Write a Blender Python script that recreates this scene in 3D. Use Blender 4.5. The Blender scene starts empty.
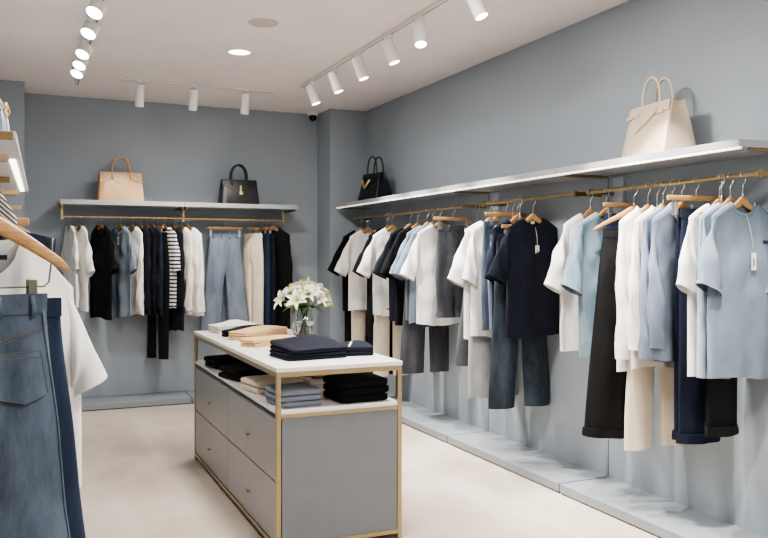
import bpy, bmesh, math, random
from mathutils import Vector, Matrix, noise
S = bpy.context.scene
COL = S.collection
PI = math.pi
R = math.radians

# ------------------------------------------------------------------ materials
def lin(h):
    h = h.lstrip('#'); out = []
    for k in (0, 2, 4):
        v = int(h[k:k+2], 16)/255
        out.append(v/12.92 if v <= .04045 else ((v+.055)/1.055)**2.4)
    return (*out, 1)

class NT:
    def __init__(s, name):
        s.m = bpy.data.materials.new(name); s.m.use_nodes = True
        s.t = s.m.node_tree; s.n = s.t.nodes; s.l = s.t.links
        s.b = s.n['Principled BSDF']
    def new(s, typ, **kw):
        x = s.n.new(typ)
        for k, v in kw.items():
            if k in x.inputs: x.inputs[k].default_value = v
            else: setattr(x, k, v)
        return x
    def link(s, a, b): s.l.new(a, b)
    def coords(s, scale=(1, 1, 1), space='Object'):
        tc = s.new('ShaderNodeTexCoord'); mp = s.new('ShaderNodeMapping')
        mp.inputs['Scale'].default_value = scale
        s.link(tc.outputs[space], mp.inputs['Vector']); return mp.outputs['Vector']
    def noise(s, vec, scale, detail=3, rough=.5):
        x = s.new('ShaderNodeTexNoise'); x.inputs['Scale'].default_value = scale
        x.inputs['Detail'].default_value = detail; x.inputs['Roughness'].default_value = rough
        s.link(vec, x.inputs['Vector']); return x.outputs['Fac']
    def ramp(s, fac, stops):
        x = s.new('ShaderNodeValToRGB'); e = x.color_ramp.elements
        while len(e) < len(stops): e.new(.5)
        for q, (p, c) in zip(e, stops): q.position = p; q.color = c
        s.link(fac, x.inputs['Fac']); return x.outputs['Color']
    def bump(s, fac, strength=.2, dist=.002):
        x = s.new('ShaderNodeBump'); x.inputs['Strength'].default_value = strength
        x.inputs['Distance'].default_value = dist
        s.link(fac, x.inputs['Height']); s.link(x.outputs['Normal'], s.b.inputs['Normal'])
    def color(s, sock): s.link(sock, s.b.inputs['Base Color'])

def shade(c, k): return (min(1, c[0]*k), min(1, c[1]*k), min(1, c[2]*k), 1)
_M = {}
def cached(f):
    def g(*a):
        k = (f.__name__,)+a
        if k not in _M: _M[k] = f(*a)
        return _M[k]
    return g

@cached
def plain(name, hexc, rough=.5, metal=0.0):
    t = NT(name); c = lin(hexc)
    f = t.noise(t.coords(), 9, 3)
    t.color(t.ramp(f, [(.3, shade(c, .96)), (.7, shade(c, 1.03))]))
    t.b.inputs['Roughness'].default_value = rough; t.b.inputs['Metallic'].default_value = metal
    return t.m

@cached
def paint(name, hexc, rough=.8):
    t = NT(name); c = lin(hexc)
    f = t.noise(t.coords(), 1.3, 4)
    t.color(t.ramp(f, [(.3, shade(c, .96)), (.7, shade(c, 1.04))]))
    t.b.inputs['Roughness'].default_value = rough
    t.bump(t.noise(t.coords(), 180, 2), .06, .001)
    return t.m

@cached
def fabric(name, hexc, var=.08, weave=500):
    t = NT(name); c = lin(hexc)
    f = t.noise(t.coords((1, 1, .6)), 7, 4)
    t.color(t.ramp(f, [(.3, shade(c, 1-var)), (.7, shade(c, 1+var))]))
    t.b.inputs['Roughness'].default_value = .92
    t.b.inputs['Sheen Weight'].default_value = .02
    t.b.inputs['Specular IOR Level'].default_value = .2
    b2 = t.new('ShaderNodeBump'); b2.inputs['Strength'].default_value = .45; b2.inputs['Distance'].default_value = .012
    t.link(t.noise(t.coords((1, 1, .55)), 13, 2, .45), b2.inputs['Height'])
    b1 = t.new('ShaderNodeBump'); b1.inputs['Strength'].default_value = .15; b1.inputs['Distance'].default_value = .0012
    t.link(t.noise(t.coords(), weave, 2), b1.inputs['Height']); t.link(b2.outputs['Normal'], b1.inputs['Normal'])
    t.link(b1.outputs['Normal'], t.b.inputs['Normal'])
    return t.m

@cached
def denim(name, dark, light, lo=.38, hi=.68):
    t = NT(name); a, b = lin(dark), lin(light)
    f = t.noise(t.coords((1, 1, .35)), 9, 5, .6)
    g = t.noise(t.coords((1.2, 1.2, .3)), 120, 3, .6)
    mx = t.new('ShaderNodeMath', operation='MULTIPLY_ADD'); mx.inputs[1].default_value = .16
    t.link(g, mx.inputs[0]); 
    s2 = t.new('ShaderNodeMath', operation='MULTIPLY'); s2.inputs[1].default_value = .86
    t.link(f, s2.inputs[0]); t.link(s2.outputs[0], mx.inputs[2])
    t.color(t.ramp(mx.outputs[0], [(lo, a), (hi, b)]))
    t.b.inputs['Roughness'].default_value = .7
    t.b.inputs['Specular IOR Level'].default_value = .2
    t.bump(t.noise(t.coords((1, 1, 1)), 420, 2), .25, .0012)
    return t.m

@cached
def stripes(name, c1, c2, freq, slant):
    t = NT(name)
    tc = t.coords()
    sp = t.new('ShaderNodeSeparateXYZ'); t.link(tc, sp.inputs[0])
    m1 = t.new('ShaderNodeMath', operation='MULTIPLY_ADD'); m1.inputs[1].default_value = slant
    t.link(sp.outputs['X'], m1.inputs[0]); t.link(sp.outputs['Z'], m1.inputs[2])
    m2 = t.new('ShaderNodeMath', operation='MULTIPLY'); m2.inputs[1].default_value = freq; t.link(m1.outputs[0], m2.inputs[0])
    m3 = t.new('ShaderNodeMath', operation='FRACT'); t.link(m2.outputs[0], m3.inputs[0])
    m4 = t.new('ShaderNodeMath', operation='GREATER_THAN'); m4.inputs[1].default_value = .55; t.link(m3.outputs[0], m4.inputs[0])
    t.color(t.ramp(m4.outputs[0], [(.4, lin(c1)), (.6, lin(c2))]))
    t.b.inputs['Roughness'].default_value = .9
    return t.m

@cached
def wood(name, dark, light):
    t = NT(name)
    f = t.noise(t.coords((3, 30, 30)), 6, 4, .6)
    t.color(t.ramp(f, [(.35, lin(dark)), (.65, lin(light))]))
    t.b.inputs['Roughness'].default_value = .42
    return t.m

@cached
def brass(name, hexc, rough):
    t = NT(name); c = lin(hexc)
    f = t.noise(t.coords((1, 1, 14)), 14, 4)
    t.color(t.ramp(f, [(.3, shade(c, .88)), (.7, shade(c, 1.08))]))
    t.b.inputs['Metallic'].default_value = .85
    t.b.inputs['Roughness'].default_value = rough
    return t.m

@cached
def emit(name, hexc, strength):
    t = NT(name); t.b.inputs['Base Color'].default_value = lin(hexc)
    t.b.inputs['Emission Color'].default_value = lin(hexc)
    t.b.inputs['Emission Strength'].default_value = strength
    return t.m

@cached
def leather(name, hexc):
    t = NT(name); c = lin(hexc)
    f = t.noise(t.coords(), 14, 3)
    t.color(t.ramp(f, [(.3, shade(c, .95)), (.7, shade(c, 1.04))]))
    t.b.inputs['Roughness'].default_value = .42
    v = t.new('ShaderNodeTexVoronoi'); v.inputs['Scale'].default_value = 320
    t.link(t.coords(), v.inputs['Vector']); t.bump(v.outputs['Distance'], .18, .001)
    return t.m

@cached
def floor_mat():
    t = NT('floor_tile')
    vec = t.coords()
    br = t.new('ShaderNodeTexBrick'); br.offset = 0; br.squash = 1
    mp = t.new('ShaderNodeMapping'); mp.inputs['Location'].default_value = (-.06, .1, 0)
    t.link(vec, mp.inputs['Vector']); t.link(mp.outputs[0], br.inputs['Vector'])
    br.inputs['Scale'].default_value = 1; br.inputs['Brick Width'].default_value = .8; br.inputs['Row Height'].default_value = 1.6
    br.inputs['Mortar Size'].default_value = .0022; br.inputs['Mortar Smooth'].default_value = .2
    br.inputs['Color1'].default_value = (1, 1, 1, 1); br.inputs['Color2'].default_value = (.90, .893, .885, 1); br.inputs['Mortar'].default_value = (.80, .77, .74, 1)
    f = t.noise(t.coords((1, .5, 1)), 2.2, 7, .62)
    base = t.ramp(f, [(.32, lin('bdad9f')), (.5, lin('cdbfb1')), (.68, lin('d9cdc1'))])
    mx = t.new('ShaderNodeMix', data_type='RGBA', blend_type='MULTIPLY'); mx.inputs[0].default_value = 1
    t.link(base, mx.inputs[6]); t.link(br.outputs['Color'], mx.inputs[7])
    t.color(mx.outputs[2])
    t.b.inputs['Roughness'].default_value = .32
    t.b.inputs['Specular IOR Level'].default_value = .35
    return t.m

@cached
def glass(name, tint='f4faf8', rough=.0):
    t = NT(name)
    t.b.inputs['Base Color'].default_value = lin(tint); t.b.inputs['Transmission Weight'].default_value = 1
    t.b.inputs['Roughness'].default_value = rough; t.b.inputs['IOR'].default_value = 1.42
    return t.m

@cached
def petal_mat():
    t = NT('lily_petal')
    f = t.noise(t.coords((1, 1, 1)), 30, 3)
    sp = t.new('ShaderNodeSeparateXYZ'); t.link(t.coords(), sp.inputs[0])
    t.color(t.ramp(sp.outputs['Z'], [(.006, lin('a9b763')), (.034, lin('f3f1df')), (.06, lin('fbfaf2'))]))
    t.b.inputs['Roughness'].default_value = .6
    t.b.inputs['Subsurface Weight'].default_value = .1
    return t.m

BRASS = brass('brushed_brass', 'b5a27e', .40)
BRONZE = brass('aged_brass', 'a08a62', .38)
STEEL = plain('steel', 'c9c6c0', .28, .9)
DARKSTEEL = plain('dark_steel', '6d675e', .35, .8)
WOOD = wood('hanger_wood', 'a67d4d', 'c09867')
WHITE_METAL = plain('white_metal', 'e6e2de', .45)
WHITE_TOP = plain('white_stone', 'e9e4df', .3)
SHELF = plain('shelf_laminate', 'a2a4a6', .4)
GREY_CAB = plain('grey_lacquer', '767b7f', .4)
GREY_CAB_LIT = plain('grey_lacquer_lit', '8d8c8c', .35)  # cabinet grey with the floor's reflection on the drawer side put into colour
GREY_PLINTH = paint('plinth_paint', '858b90', .6)
GOLD = plain('gold', 'e6cb8e', .3, .6)
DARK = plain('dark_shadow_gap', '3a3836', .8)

# ------------------------------------------------------------------ mesh helpers
def new(): return bmesh.new()

def obj(name, bm, m, parent=None, smooth=True, angle=None):
    if isinstance(bm, bpy.types.Mesh): me = bm
    else:
        bmesh.ops.recalc_face_normals(bm, faces=bm.faces)
        me = bpy.data.meshes.new(name); bm.to_mesh(me); bm.free()
        if smooth: me.polygons.foreach_set('use_smooth', [True]*len(me.polygons))
        if smooth and angle: me.set_sharp_from_angle(angle=R(angle))
    if m is not None:
        if me.materials: me.materials[0] = m
        else: me.materials.append(m)
    o = bpy.data.objects.new(name, me); COL.objects.link(o)
    if parent: o.parent = parent
    return o

def thing(name, label, cat, loc=(0, 0, 0), rz=0, group=None):
    o = bpy.data.objects.new(name, None); COL.objects.link(o); o.empty_display_size = .05
    o.location = loc; o.rotation_euler = (0, 0, R(rz)); o['label'] = label; o['category'] = cat
    if group: o['group'] = group
    return o
def tag(o, label, cat, group=None):
    o['label'] = label; o['category'] = cat
    if group: o['group'] = group
    return o
def struct(name, bm, m, smooth=False):
    o = obj(name, bm, m, None, smooth); o['kind'] = 'structure'; return o

def box(bm, x0, x1, y0, y1, z0, z1, bev=0, mat=None):
    r = bmesh.ops.create_cube(bm, size=1)
    vs = r['verts']
    for v in vs:
        v.co = Vector(((x0+x1)/2+v.co.x*(x1-x0), (y0+y1)/2+v.co.y*(y1-y0), (z0+z1)/2+v.co.z*(z1-z0)))
    if bev:
        es = list({e for v in vs for e in v.link_edges})
        r = bmesh.ops.bevel(bm, geom=es, offset=bev, segments=2, profile=.5, affect='EDGES')
        vs = list({v for f in r['faces'] for v in f.verts} | {v for v in vs if v.is_valid})
    if mat is not None:
        for v in vs: v.co = mat @ v.co
    return bm

def tube(bm, pts, rad, n=8, ry=None, cap=True, up=None):
    """sweep an ellipse (rad sideways, ry along 'up') along pts"""
    pts = [Vector(p) for p in pts]; k = len(pts)
    rad = rad if isinstance(rad, (list, tuple)) else [rad]*k
    ry = rad if ry is None else (ry if isinstance(ry, (list, tuple)) else [ry]*k)
    ref = None; rings = []
    for i, p in enumerate(pts):
        d = (pts[min(i+1, k-1)]-pts[max(i-1, 0)]).normalized()
        if up is not None: a = Vector(up)
        elif ref is None: a = Vector((0, 0, 1)) if abs(d.z) < .9 else Vector((1, 0, 0))
        else: a = ref
        u = (a-d*a.dot(d)).normalized(); w = d.cross(u); ref = u
        rings.append([bm.verts.new(p+w*rad[i]*math.cos(2*PI*j/n)+u*ry[i]*math.sin(2*PI*j/n)) for j in range(n)])
    for a, b in zip(rings, rings[1:]):
        for j in range(n): bm.faces.new((a[j], a[(j+1) % n], b[(j+1) % n], b[j]))
    if cap: bm.faces.new(rings[0]); bm.faces.new(rings[-1])
    return bm

def loft(bm, rings, closed=True, caps=(False, False)):
    vr = [[bm.verts.new(p) for p in r] for r in rings]; n = len(vr[0])
    for a, b in zip(vr, vr[1:]):
        for j in range(n if closed else n-1): bm.faces.new((a[j], a[(j+1) % n], b[(j+1) % n], b[j]))
    if caps[0]: bm.faces.new(vr[0])
    if caps[1]: bm.faces.new(vr[-1])
    return vr

def lathe(bm, prof, n=32, fn=None, caps=(False, False)):
    return loft(bm, [[(r*(1 if fn is None else fn(2*PI*j/n, z))*math.cos(2*PI*j/n), r*(1 if fn is None else fn(2*PI*j/n, z))*math.sin(2*PI*j/n), z) for j in range(n)] for r, z in prof], True, caps)

def cyl(bm, r, p0, p1, n=20, r2=None): return tube(bm, [p0, p1], [r, r if r2 is None else r2], n)
def sstep(a, b, x):
    t = max(0, min(1, (x-a)/(b-a))); return t*t*(3-2*t)
def lerp(a, b, t): return a+(b-a)*t
def nz(x, y, z): return noise.noise(Vector((x, y, z)))

# ------------------------------------------------------------------ the setting
H_C = 3.09
XR, YB, YC = 3.453, 8.73, 8.313
WALL = paint('blue_grey_wall', '9aa3ab', .75)
b = new(); box(b, -1.2, 6.0, -3.2, 9.2, -.1, 0); struct('floor', b, floor_mat())
b = new(); box(b, -1.2, 6.0, -3.2, 9.2, H_C, H_C+.1); struct('ceiling', b, paint('ceiling_paint', 'efe9e6', .85))
b = new(); box(b, -1.2, XR+.3, YB, YB+.2, 0, H_C); struct('wall_back', b, WALL)
b = new(); box(b, XR, XR+.2, -3.2, YB+.2, 0, H_C); struct('wall_right', b, WALL)
b = new(); box(b, 3.03, XR, YC, YB, 0, H_C); struct('wall_corner', b, WALL)
b = new(); box(b, -.62, -.42, -3.2, YB+.2, 0, H_C); struct('wall_left', b, WALL)
b = new(); box(b, -.42, -.005, 8.15, YB, 0, H_C); struct('wall_left_return', b, WALL)

SEAM = plain('seam_dark', '5c6165', .8)
for i, y in enumerate((5.714, 4.226)):
    b = new(); box(b, XR-.002, XR+.01, y-.003, y+.003, .07, 2.0); struct('trim_%d' % (i+1), b, SEAM)

# ------------------------------------------------------------------ wall shelves, rails, plinths
LED = emit('led_strip', 'fff6ea', 2.2)
def shelf_right(y0, y1, label, near=False):
    t = thing('wall_shelf', label, 'shelf', (XR, (y0+y1)/2, 2.0), 0, 'long shelves above the right clothes rails')
    l = (y1-y0)/2-.002
    b = new(); box(b, -.385, 0, -l, l, .012, .047, .002); obj('shelf_board', b, SHELF, t, False)
    b = new(); box(b, -.383, -.365, -l, l, 0, .0119, .001); obj('glow_strip', b, emit('white_edge_glow', 'fffaf2', .9), t, False)  # white shelf edge given a faint glow; no lamp sits there
    for s in (-1, 1):
        b = new(); box(b, -.30, 0, s*(l-.02)-.008, s*(l-.02)+.008, -.002, .0118, .001); obj('shelf_bracket', b, BRONZE, t, False)
SH = [(5.731, 8.229), (4.262, 5.727), (2.818, 4.258)]
shelf_right(*SH[0], 'long pale wall shelf carrying the small black handbag, beside back corner')
shelf_right(*SH[1], 'middle pale wall shelf on right wall, empty on top')
shelf_right(*SH[2], 'pale wall shelf on right wall carrying the large cream handbag')
ZR, XROD = 1.894, 3.25
def rail_right(y0, y1, label):
    t = thing('clothes_rail', label, 'clothes rail', (XROD, (y0+y1)/2, ZR), 0, 'brass rails on the right wall')
    l = (y1-y0)/2
    b = new(); cyl(b, .0125, (0, -l, 0), (0, l, 0), 14); obj('rod', b, BRASS, t, angle=40)
    for s in (-1, 1):
        b = new(); box(b, -.014, XR-XROD, s*l-.011, s*l+.011, -.013, .013, .002); o = obj('rail_arm', b, BRONZE, t, False)
        b = new(); cyl(b, .021, (0, s*l-.006-.012*(s > 0), 0), (0, s*l+.006+.012*(s < 0), 0), 16); obj('ring', b, BRASS, o, angle=40)
rail_right(5.76, 8.16, 'far brass clothes rail on right wall, below the black handbag shelf')
rail_right(4.30, 5.45, 'middle brass clothes rail on right wall, carrying the tagged navy tee')
rail_right(2.86, 4.16, 'nearest brass clothes rail on right wall, carrying tagged grey-blue tee')
SPILL = paint('light_spill_paint', 'b4bec8', .7)  # pale tint stands for light spilling between the shelf units
for y, lab in ((5.60, 'pale strip painted as light spill on right wall between far and middle rails'), (4.13, 'pale strip painted as light spill on right wall below the cream handbag')):
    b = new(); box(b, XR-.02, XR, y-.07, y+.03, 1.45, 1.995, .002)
    tag(obj('light_spill_strip', b, SPILL, None, False), lab, 'painted light spill', 'painted light spill on the right wall')
def plinth(x0, x1, y0, y1, label, edge):
    t = thing('display_plinth', label, 'plinth', ((x0+x1)/2, (y0+y1)/2, 0), 0, 'low plinths under the clothes rails')
    hx, hy = (x1-x0)/2, (y1-y0)/2
    b = new(); box(b, -hx, hx, -hy, hy, .008, .065, .004); obj('platform', b, GREY_PLINTH, t, False)
    e = .012
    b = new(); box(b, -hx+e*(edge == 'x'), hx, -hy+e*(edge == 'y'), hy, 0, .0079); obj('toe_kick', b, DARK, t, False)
plinth(3.07, XR, 5.722, 8.30, 'low grey display plinth along right wall, farthest of the three', 'x')
plinth(3.07, XR, 4.236, 5.706, 'low grey display plinth along right wall, under the navy tee', 'x')
plinth(3.07, XR, 2.5, 4.220, 'low grey display plinth along right wall, nearest and longest in view', 'x')
plinth(-.0, 1.535, 8.28, YB, 'low grey display plinth under the striped tee at back wall', 'y')
plinth(1.545, 3.025, 8.28, YB, 'low grey display plinth at back wall behind the display table', 'y')

YROD, ZRB = 8.5, 1.876
for x0, x1, lab in ((.303, 1.47, 'pale wall shelf on back wall carrying the tan handbag'), (1.474, 2.656, 'pale wall shelf on back wall carrying the black gold-clasp handbag')):
    t = thing('wall_shelf', lab, 'shelf', ((x0+x1)/2, YB, 1.985), 0, 'shelves on the back wall')
    l = (x1-x0)/2
    b = new(); box(b, -l, l, -.45, 0, 0, .045, .002); obj('shelf_board', b, SHELF, t, False)
    for s in (-1, 1):
        b = new(); box(b, s*(l-.02)-.009, s*(l-.02)+.009, -.42, 0, -.02, -.0002, .001); obj('shelf_bracket', b, BRONZE, t, False)
t = thing('clothes_rail', 'long brass clothes rail below the back wall shelves', 'clothes rail', (1.443, YROD, ZRB))
b = new(); tube(b, [(-1.114, 0, 0), (1.114, 0, 0)], .016, 14); obj('rod', b, BRASS, t, angle=40)
for x in (-1.114, .05, 1.114):
    b = new(); box(b, x-.013, x+.013, -.014, .014, -.03, .108, .002); obj('rail_post', b, BRASS, t, False)

# left shelf overhead
t = thing('wall_shelf', 'overhead white shelf with brass edge and lit underside on left wall', 'shelf', (-.2, 5.0, 1.945), -1.05)
b = new(); box(b, -.2, .2-.005, -1.5, 1.5, .012, .04, .002); obj('shelf_board', b, plain('white_board', 'dededd', .35), t, False)
b = new(); box(b, -.215, .185, -1.515, -1.5, .004, .036, .001); obj('edge_trim', b, BRONZE, t, False)
b = new(); box(b, .145, .172, -.72, 1.3, .004, .0119); obj('glow_strip', b, emit('shelf_led', 'fff8ee', 5), t, False)
for y in (-1.22, .25, 1.4):
    b = new(); box(b, -.2, .115, y-.012, y+.012, -.022, .0119, .001); obj('shelf_bracket', b, BRONZE, t, False)
t = thing('clothes_rail', 'brass clothes rail arms under the left wall shelf', 'clothes rail', (-.16, 4.1, 1.84))
b = new(); tube(b, [(0, -2.5, 0), (0, 2.32, 0)], .0125, 14); obj('rod', b, BRASS, t, angle=40)
for y, xe in ((-2.45, .02), (-.95, .105), (.75, .13), (2.3, .14)):
    b = new(); box(b, -.26, xe, y-.013, y+.013, -.013, .013, .001); obj('rail_arm', b, BRASS, t, False)

# ------------------------------------------------------------------ display table (island)
IX0, IX1, IY0, IY1 = 1.14, 1.826, 3.9, 6.04
W, D = IX1-IX0, IY1-IY0
isl = thing('display_table', 'grey drawer display table with brass frame and white top', 'display table', (IX0, IY0, 0))
P = .024
for x in (0, W-P):
    for y in (0, D-P):
        b = new(); box(b, x, x+P, y, y+P, 0, .915, .002); obj('leg', b, BRASS, isl, False)
def rail(x0, x1, y0, y1, z0, z1):
    b = new(); box(b, x0, x1, y0, y1, z0, z1, .0015); obj('frame_rail', b, BRASS, isl, False)
for z0, z1 in ((.891, .915), (.686, .704), (.03, .052)):
    for y in (0, D-P): rail(P, W-P, y, y+P, z0, z1)
    if z0 != .686:
        for x in (0, W-P): rail(x, x+P, P, D-P, z0, z1)
b = new(); box(b, -.003, W+.003, -.003, D+.003, .916, .94, .003); obj('tabletop', b, WHITE_TOP, isl, False)
b = new(); box(b, .004, W-.004, .004, D-.004, .7045, .724, .002); obj('shelf_board', b, WHITE_TOP, isl, False)
b = new(); box(b, .03, W-.004, .006, D-.006, .053, .685); obj('carcass', b, GREY_CAB, isl, False)
dl = (D-2*P)/2
for k in range(2):
    for r in range(2):
        y0 = P+k*dl+.003; y1 = P+(k+1)*dl-.003
        z0, z1 = (.056, .362) if r == 0 else (.368, .676)
        b = new(); box(b, .004, .0295, y0, y1, z0, z1, .002); d = obj('drawer', b, GREY_CAB_LIT, isl, False)
        b = new(); cy, cz = (y0+y1)/2, (z0+z1)/2-.02
        tube(b, [(.004, cy, cz), (-.006, cy, cz), (-.008, cy, cz), (-.014, cy, cz)], [.004, .004, .008, .008], 12)
        tube(b, [(-.012, cy-.022, cz), (-.012, cy+.022, cz)], .0045, 8)
        obj('knob', b, BRASS, d, angle=40)
for x in (P/2, W-P/2):
    for y in (P/2, D-P/2):
        pass

# ------------------------------------------------------------------ hangers
_mesh = {}
def hook_bm():
    b = new()
    pts = [(0, 0, -.085), (0, 0, -.055), (.006, 0, -.043), (.017, 0, -.03), (.0185, 0, -.012), (.0165, 0, .004), (.008, 0, .0155), (-.003, 0, .0175), (-.0125, 0, .012), (-.017, 0, .001), (-.016, 0, -.01)]
    tube(b, pts, .0023, 7, up=(0, 1, 0)); return b
def wood_bm(hl, drop, fat=1.0, top=-.082):
    b = new(); n = 22; pts = []; ra = []; rb = []
    for i in range(n+1):
        a = -1+2*i/n; x = a*hl
        s = abs(a)
        z = top-.012-drop*(s**1.25)+.012*math.exp(-(s/.16)**2)
        y = -.004*fat*s*s
        pts.append((x, y, z))
        e = 1-max(0, (s-.93)/.07)*.55
        rb.append(fat*lerp(.023, .010, s**.7)*e); ra.append(fat*lerp(.008, .006, s)*e)
    tube(b, pts, ra, 10, ry=rb, up=(0, 0, 1)); return b
def share(key, fn, m, smooth=True, angle=None):
    if key not in _mesh:
        o = obj('tmp', fn(), m, None, smooth, angle); _mesh[key] = o.data; bpy.data.objects.remove(o)
    return _mesh[key]
def part(name, key, fn, m, parent, **kw):
    me = share(key, fn, m, **kw); me.name = name
    o = bpy.data.objects.new(name, me); COL.objects.link(o); o.parent = parent; return o

def coat_hanger(loc, rz, label, hl=.15, drop=.082, group=None, low=0):
    t = thing('coat_hanger', label, 'hanger', loc, rz, group)
    part('hanger_body', ('wood', hl, drop), lambda: wood_bm(hl, drop), WOOD, t).location.z = -low
    if low: part('hook', ('hook', low), lambda: tube(hook_bm(), [(0, 0, -.083), (0, 0, -.085-low)], .0023, 7), STEEL, t)
    else: part('hook', 'hook', hook_bm, STEEL, t)
    return t
def bar_bm(hl):
    b = new(); box(b, -hl, hl, -.008, .008, -.108, -.08, .005); return b
def clip_bm():
    b = new(); box(b, -.011, .011, -.012, -.003, -.185, -.118, .002); box(b, -.011, .011, .003, .012, -.185, -.118, .002)
    box(b, -.007, .007, -.005, .005, -.135, -.112, .001)
    tube(b, [(0, 0, -.118), (0, 0, -.1)], .003, 8); return b
def clip_hanger(loc, rz, label, hl=.18, cx=.13, group=None, low=0):
    t = thing('clip_hanger', label, 'hanger', loc, rz, group)
    part('hanger_bar', ('bar', hl), lambda: bar_bm(hl), WOOD, t, angle=40).location.z = -low
    if low: part('hook', ('hook', low), lambda: tube(hook_bm(), [(0, 0, -.083), (0, 0, -.085-low)], .0023, 7), STEEL, t)
    else: part('hook', 'hook', hook_bm, STEEL, t)
    for s in (-1, 1):
        c = part('clip', 'clip', clip_bm, STEEL, t, smooth=False); c.location = (s*cx, 0, -low)
    return t

# ------------------------------------------------------------------ tops
def top_garment(name, label, cat, loc, rz, mat, hem, sw=.205, bw=.215, d=.05, sleeve='short', dxl=.16, dxr=.03, dz=.34, ow=.13, odz=.07,
                neck='crew', seed=1, group=None, cuffs=False, placket=False, buttons=0, tagged=False, chest=None, inner=None, fold=.02, nr=.078, drop=.062,
                cuff_z=-.95, thick=.04, slx=.05, collar_m=None, neck_label=False, tip=-.165, zneck=-.094, bulge=.006):
    t = thing(name, label, cat, loc, rz, group)
    zn = zneck; L = hem-loc[2]
    rnd = random.Random(seed); ph = [rnd.uniform(0, 6.28) for _ in range(6)]
    def ztop(x, front):
        s = abs(x)
        if s >= nr: return lerp(zn, tip, min(1, (s-nr)/(sw-nr))**1.15)
        k = math.sqrt(max(0, 1-(s/nr)**2))
        return zn-(drop if front else .014)*k
    def w(tt): return lerp(sw, bw, sstep(0, .35, tt)) + .012*tt*math.sin(ph[3])
    def surf(a, tt, side):
        front = side < 0
        x = a*w(tt); zt = ztop(a*sw, front); z = lerp(zt, L, tt)
        z += .012*tt*math.sin(a*3+ph[4])+.008*tt*nz(a*3, seed, 0)
        dd = lerp(.016, d, sstep(0, .35, tt))
        pr = max(0, 1-a*a)**.55
        f = 1.5*fold*tt**.8*(math.sin(x*34+ph[0]+1.8*nz(x*3, z*2, seed))*.5+1.3*nz(x*8, z*1.3, seed*3.1)) + .006*nz(x*18, z*14, seed)*sstep(0, .1, tt)
        f += .010*sstep(.05, .35, tt)*nz(x*10+z*7, z*5-x*4, seed*1.7)
        f *= min(1, pr*2)
        # diagonal pull from the shoulder
        f += .006*math.sin((abs(x)*22+z*26)+ph[1])*sstep(.04, .2, tt)*(1-sstep(.3, .75, tt))*pr
        return Vector((x, side*dd*pr+f, z))
    N, M = 34, 26
    b = new()
    gf = [[b.verts.new(surf(-1+2*i/N, (j/M), -1)) for i in range(N+1)] for j in range(M+1)]
    gb = [[b.verts.new(surf(-1+2*i/N, (j/M), 1)) for i in range(N+1)] for j in range(M+1)]
    for g in (gf, gb):
        for j in range(M):
            for i in range(N): b.faces.new((g[j][i], g[j][i+1], g[j+1][i+1], g[j+1][i]))
    for i in range(N):
        x0, x1 = (-1+2*i/N)*sw, (-1+2*(i+1)/N)*sw
        if min(abs(x0), abs(x1)) >= nr*.98: b.faces.new((gf[0][i], gf[0][i+1], gb[0][i+1], gb[0][i]))
    bmesh.ops.remove_doubles(b, verts=b.verts, dist=.0004)
    obj('body', b, mat, t)
    # sleeves
    for sg in ((-1, 1) if sleeve else ()):
        dx = dxl if sg < 0 else dxr
        if sleeve == 'short':
            U0, L0 = Vector((sw*.90, 0, tip+.010)), Vector((bw*.86, 0, tip-.24))
            U1 = Vector((sw+dx, -.012, tip-dz)); L1 = U1+Vector((-ow, 0, -odz))
        else:
            U0, L0 = Vector((sw*.90, 0, tip+.010)), Vector((bw*.80, 0, tip-.24))
            U1 = Vector((sw+dx+.01, -slx, cuff_z)); L1 = U1+Vector((-.105, 0, -.012))
        b = new(); rings = []; S_ = 18; n = 20
        for k in range(S_+1):
            s = k/S_
            e = s if sleeve == 'short' else s
            bul = math.sin(PI*min(1, s*1.05))*(bulge if sleeve == 'short' else .028)
            U = U0.lerp(U1, e); Lw = L0.lerp(L1, e if sleeve == 'short' else sstep(0, .75, s)*.75+.25*s)
            U.x += bul
            if sleeve == 'long': U.y = lerp(0, -slx, sstep(0, .6, s)); Lw.y = U.y; Lw.x += .0
            c = (U+Lw)/2; hv = (U-Lw)/2
            th = lerp(.016, thick, sstep(0, .4, s))
            if sleeve == 'long': th *= 1-.25*sstep(.85, .95, s)
            ring = []
            for q in range(n):
                f = 2*PI*q/n
                wob = 1+.10*sstep(.1, .5, s)*math.sin(3*f+ph[2]+s*3)
                p = c+hv*math.cos(f)*(1-.0*s); yy = th*math.sin(f)*wob
                fo = (.010*math.sin(s*(9 if sleeve == 'short' else 16)+f*2+ph[5])*math.sin(PI*s)) + .018*nz(p.x*14, p.z*9, seed+sg*3+.7*math.sin(f))*sstep(0, .3, s)
                ring.append((sg*(p.x), p.y+yy+fo, p.z+.3*fo))
            rings.append(ring)
        loft(b, rings, True)
        so = obj('sleeve', b, mat, t)
        if cuffs:
            def rr(s0, k):
                r = rings[s0]; c = Vector((0, 0, 0))
                for p in r: c += Vector(p)
                c /= len(r)
                return [tuple(c+(Vector(p)-c)*k) for p in r]
            b = new()
            i0 = -2 if sleeve == 'short' else -3
            loft(b, [rr(i0, 1.0), rr(i0, 1.07), rr(-1, 1.10), rr(-1, .96)], True)
            obj('cuff', b, mat, so, angle=50)
    cm = collar_m or mat
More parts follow.
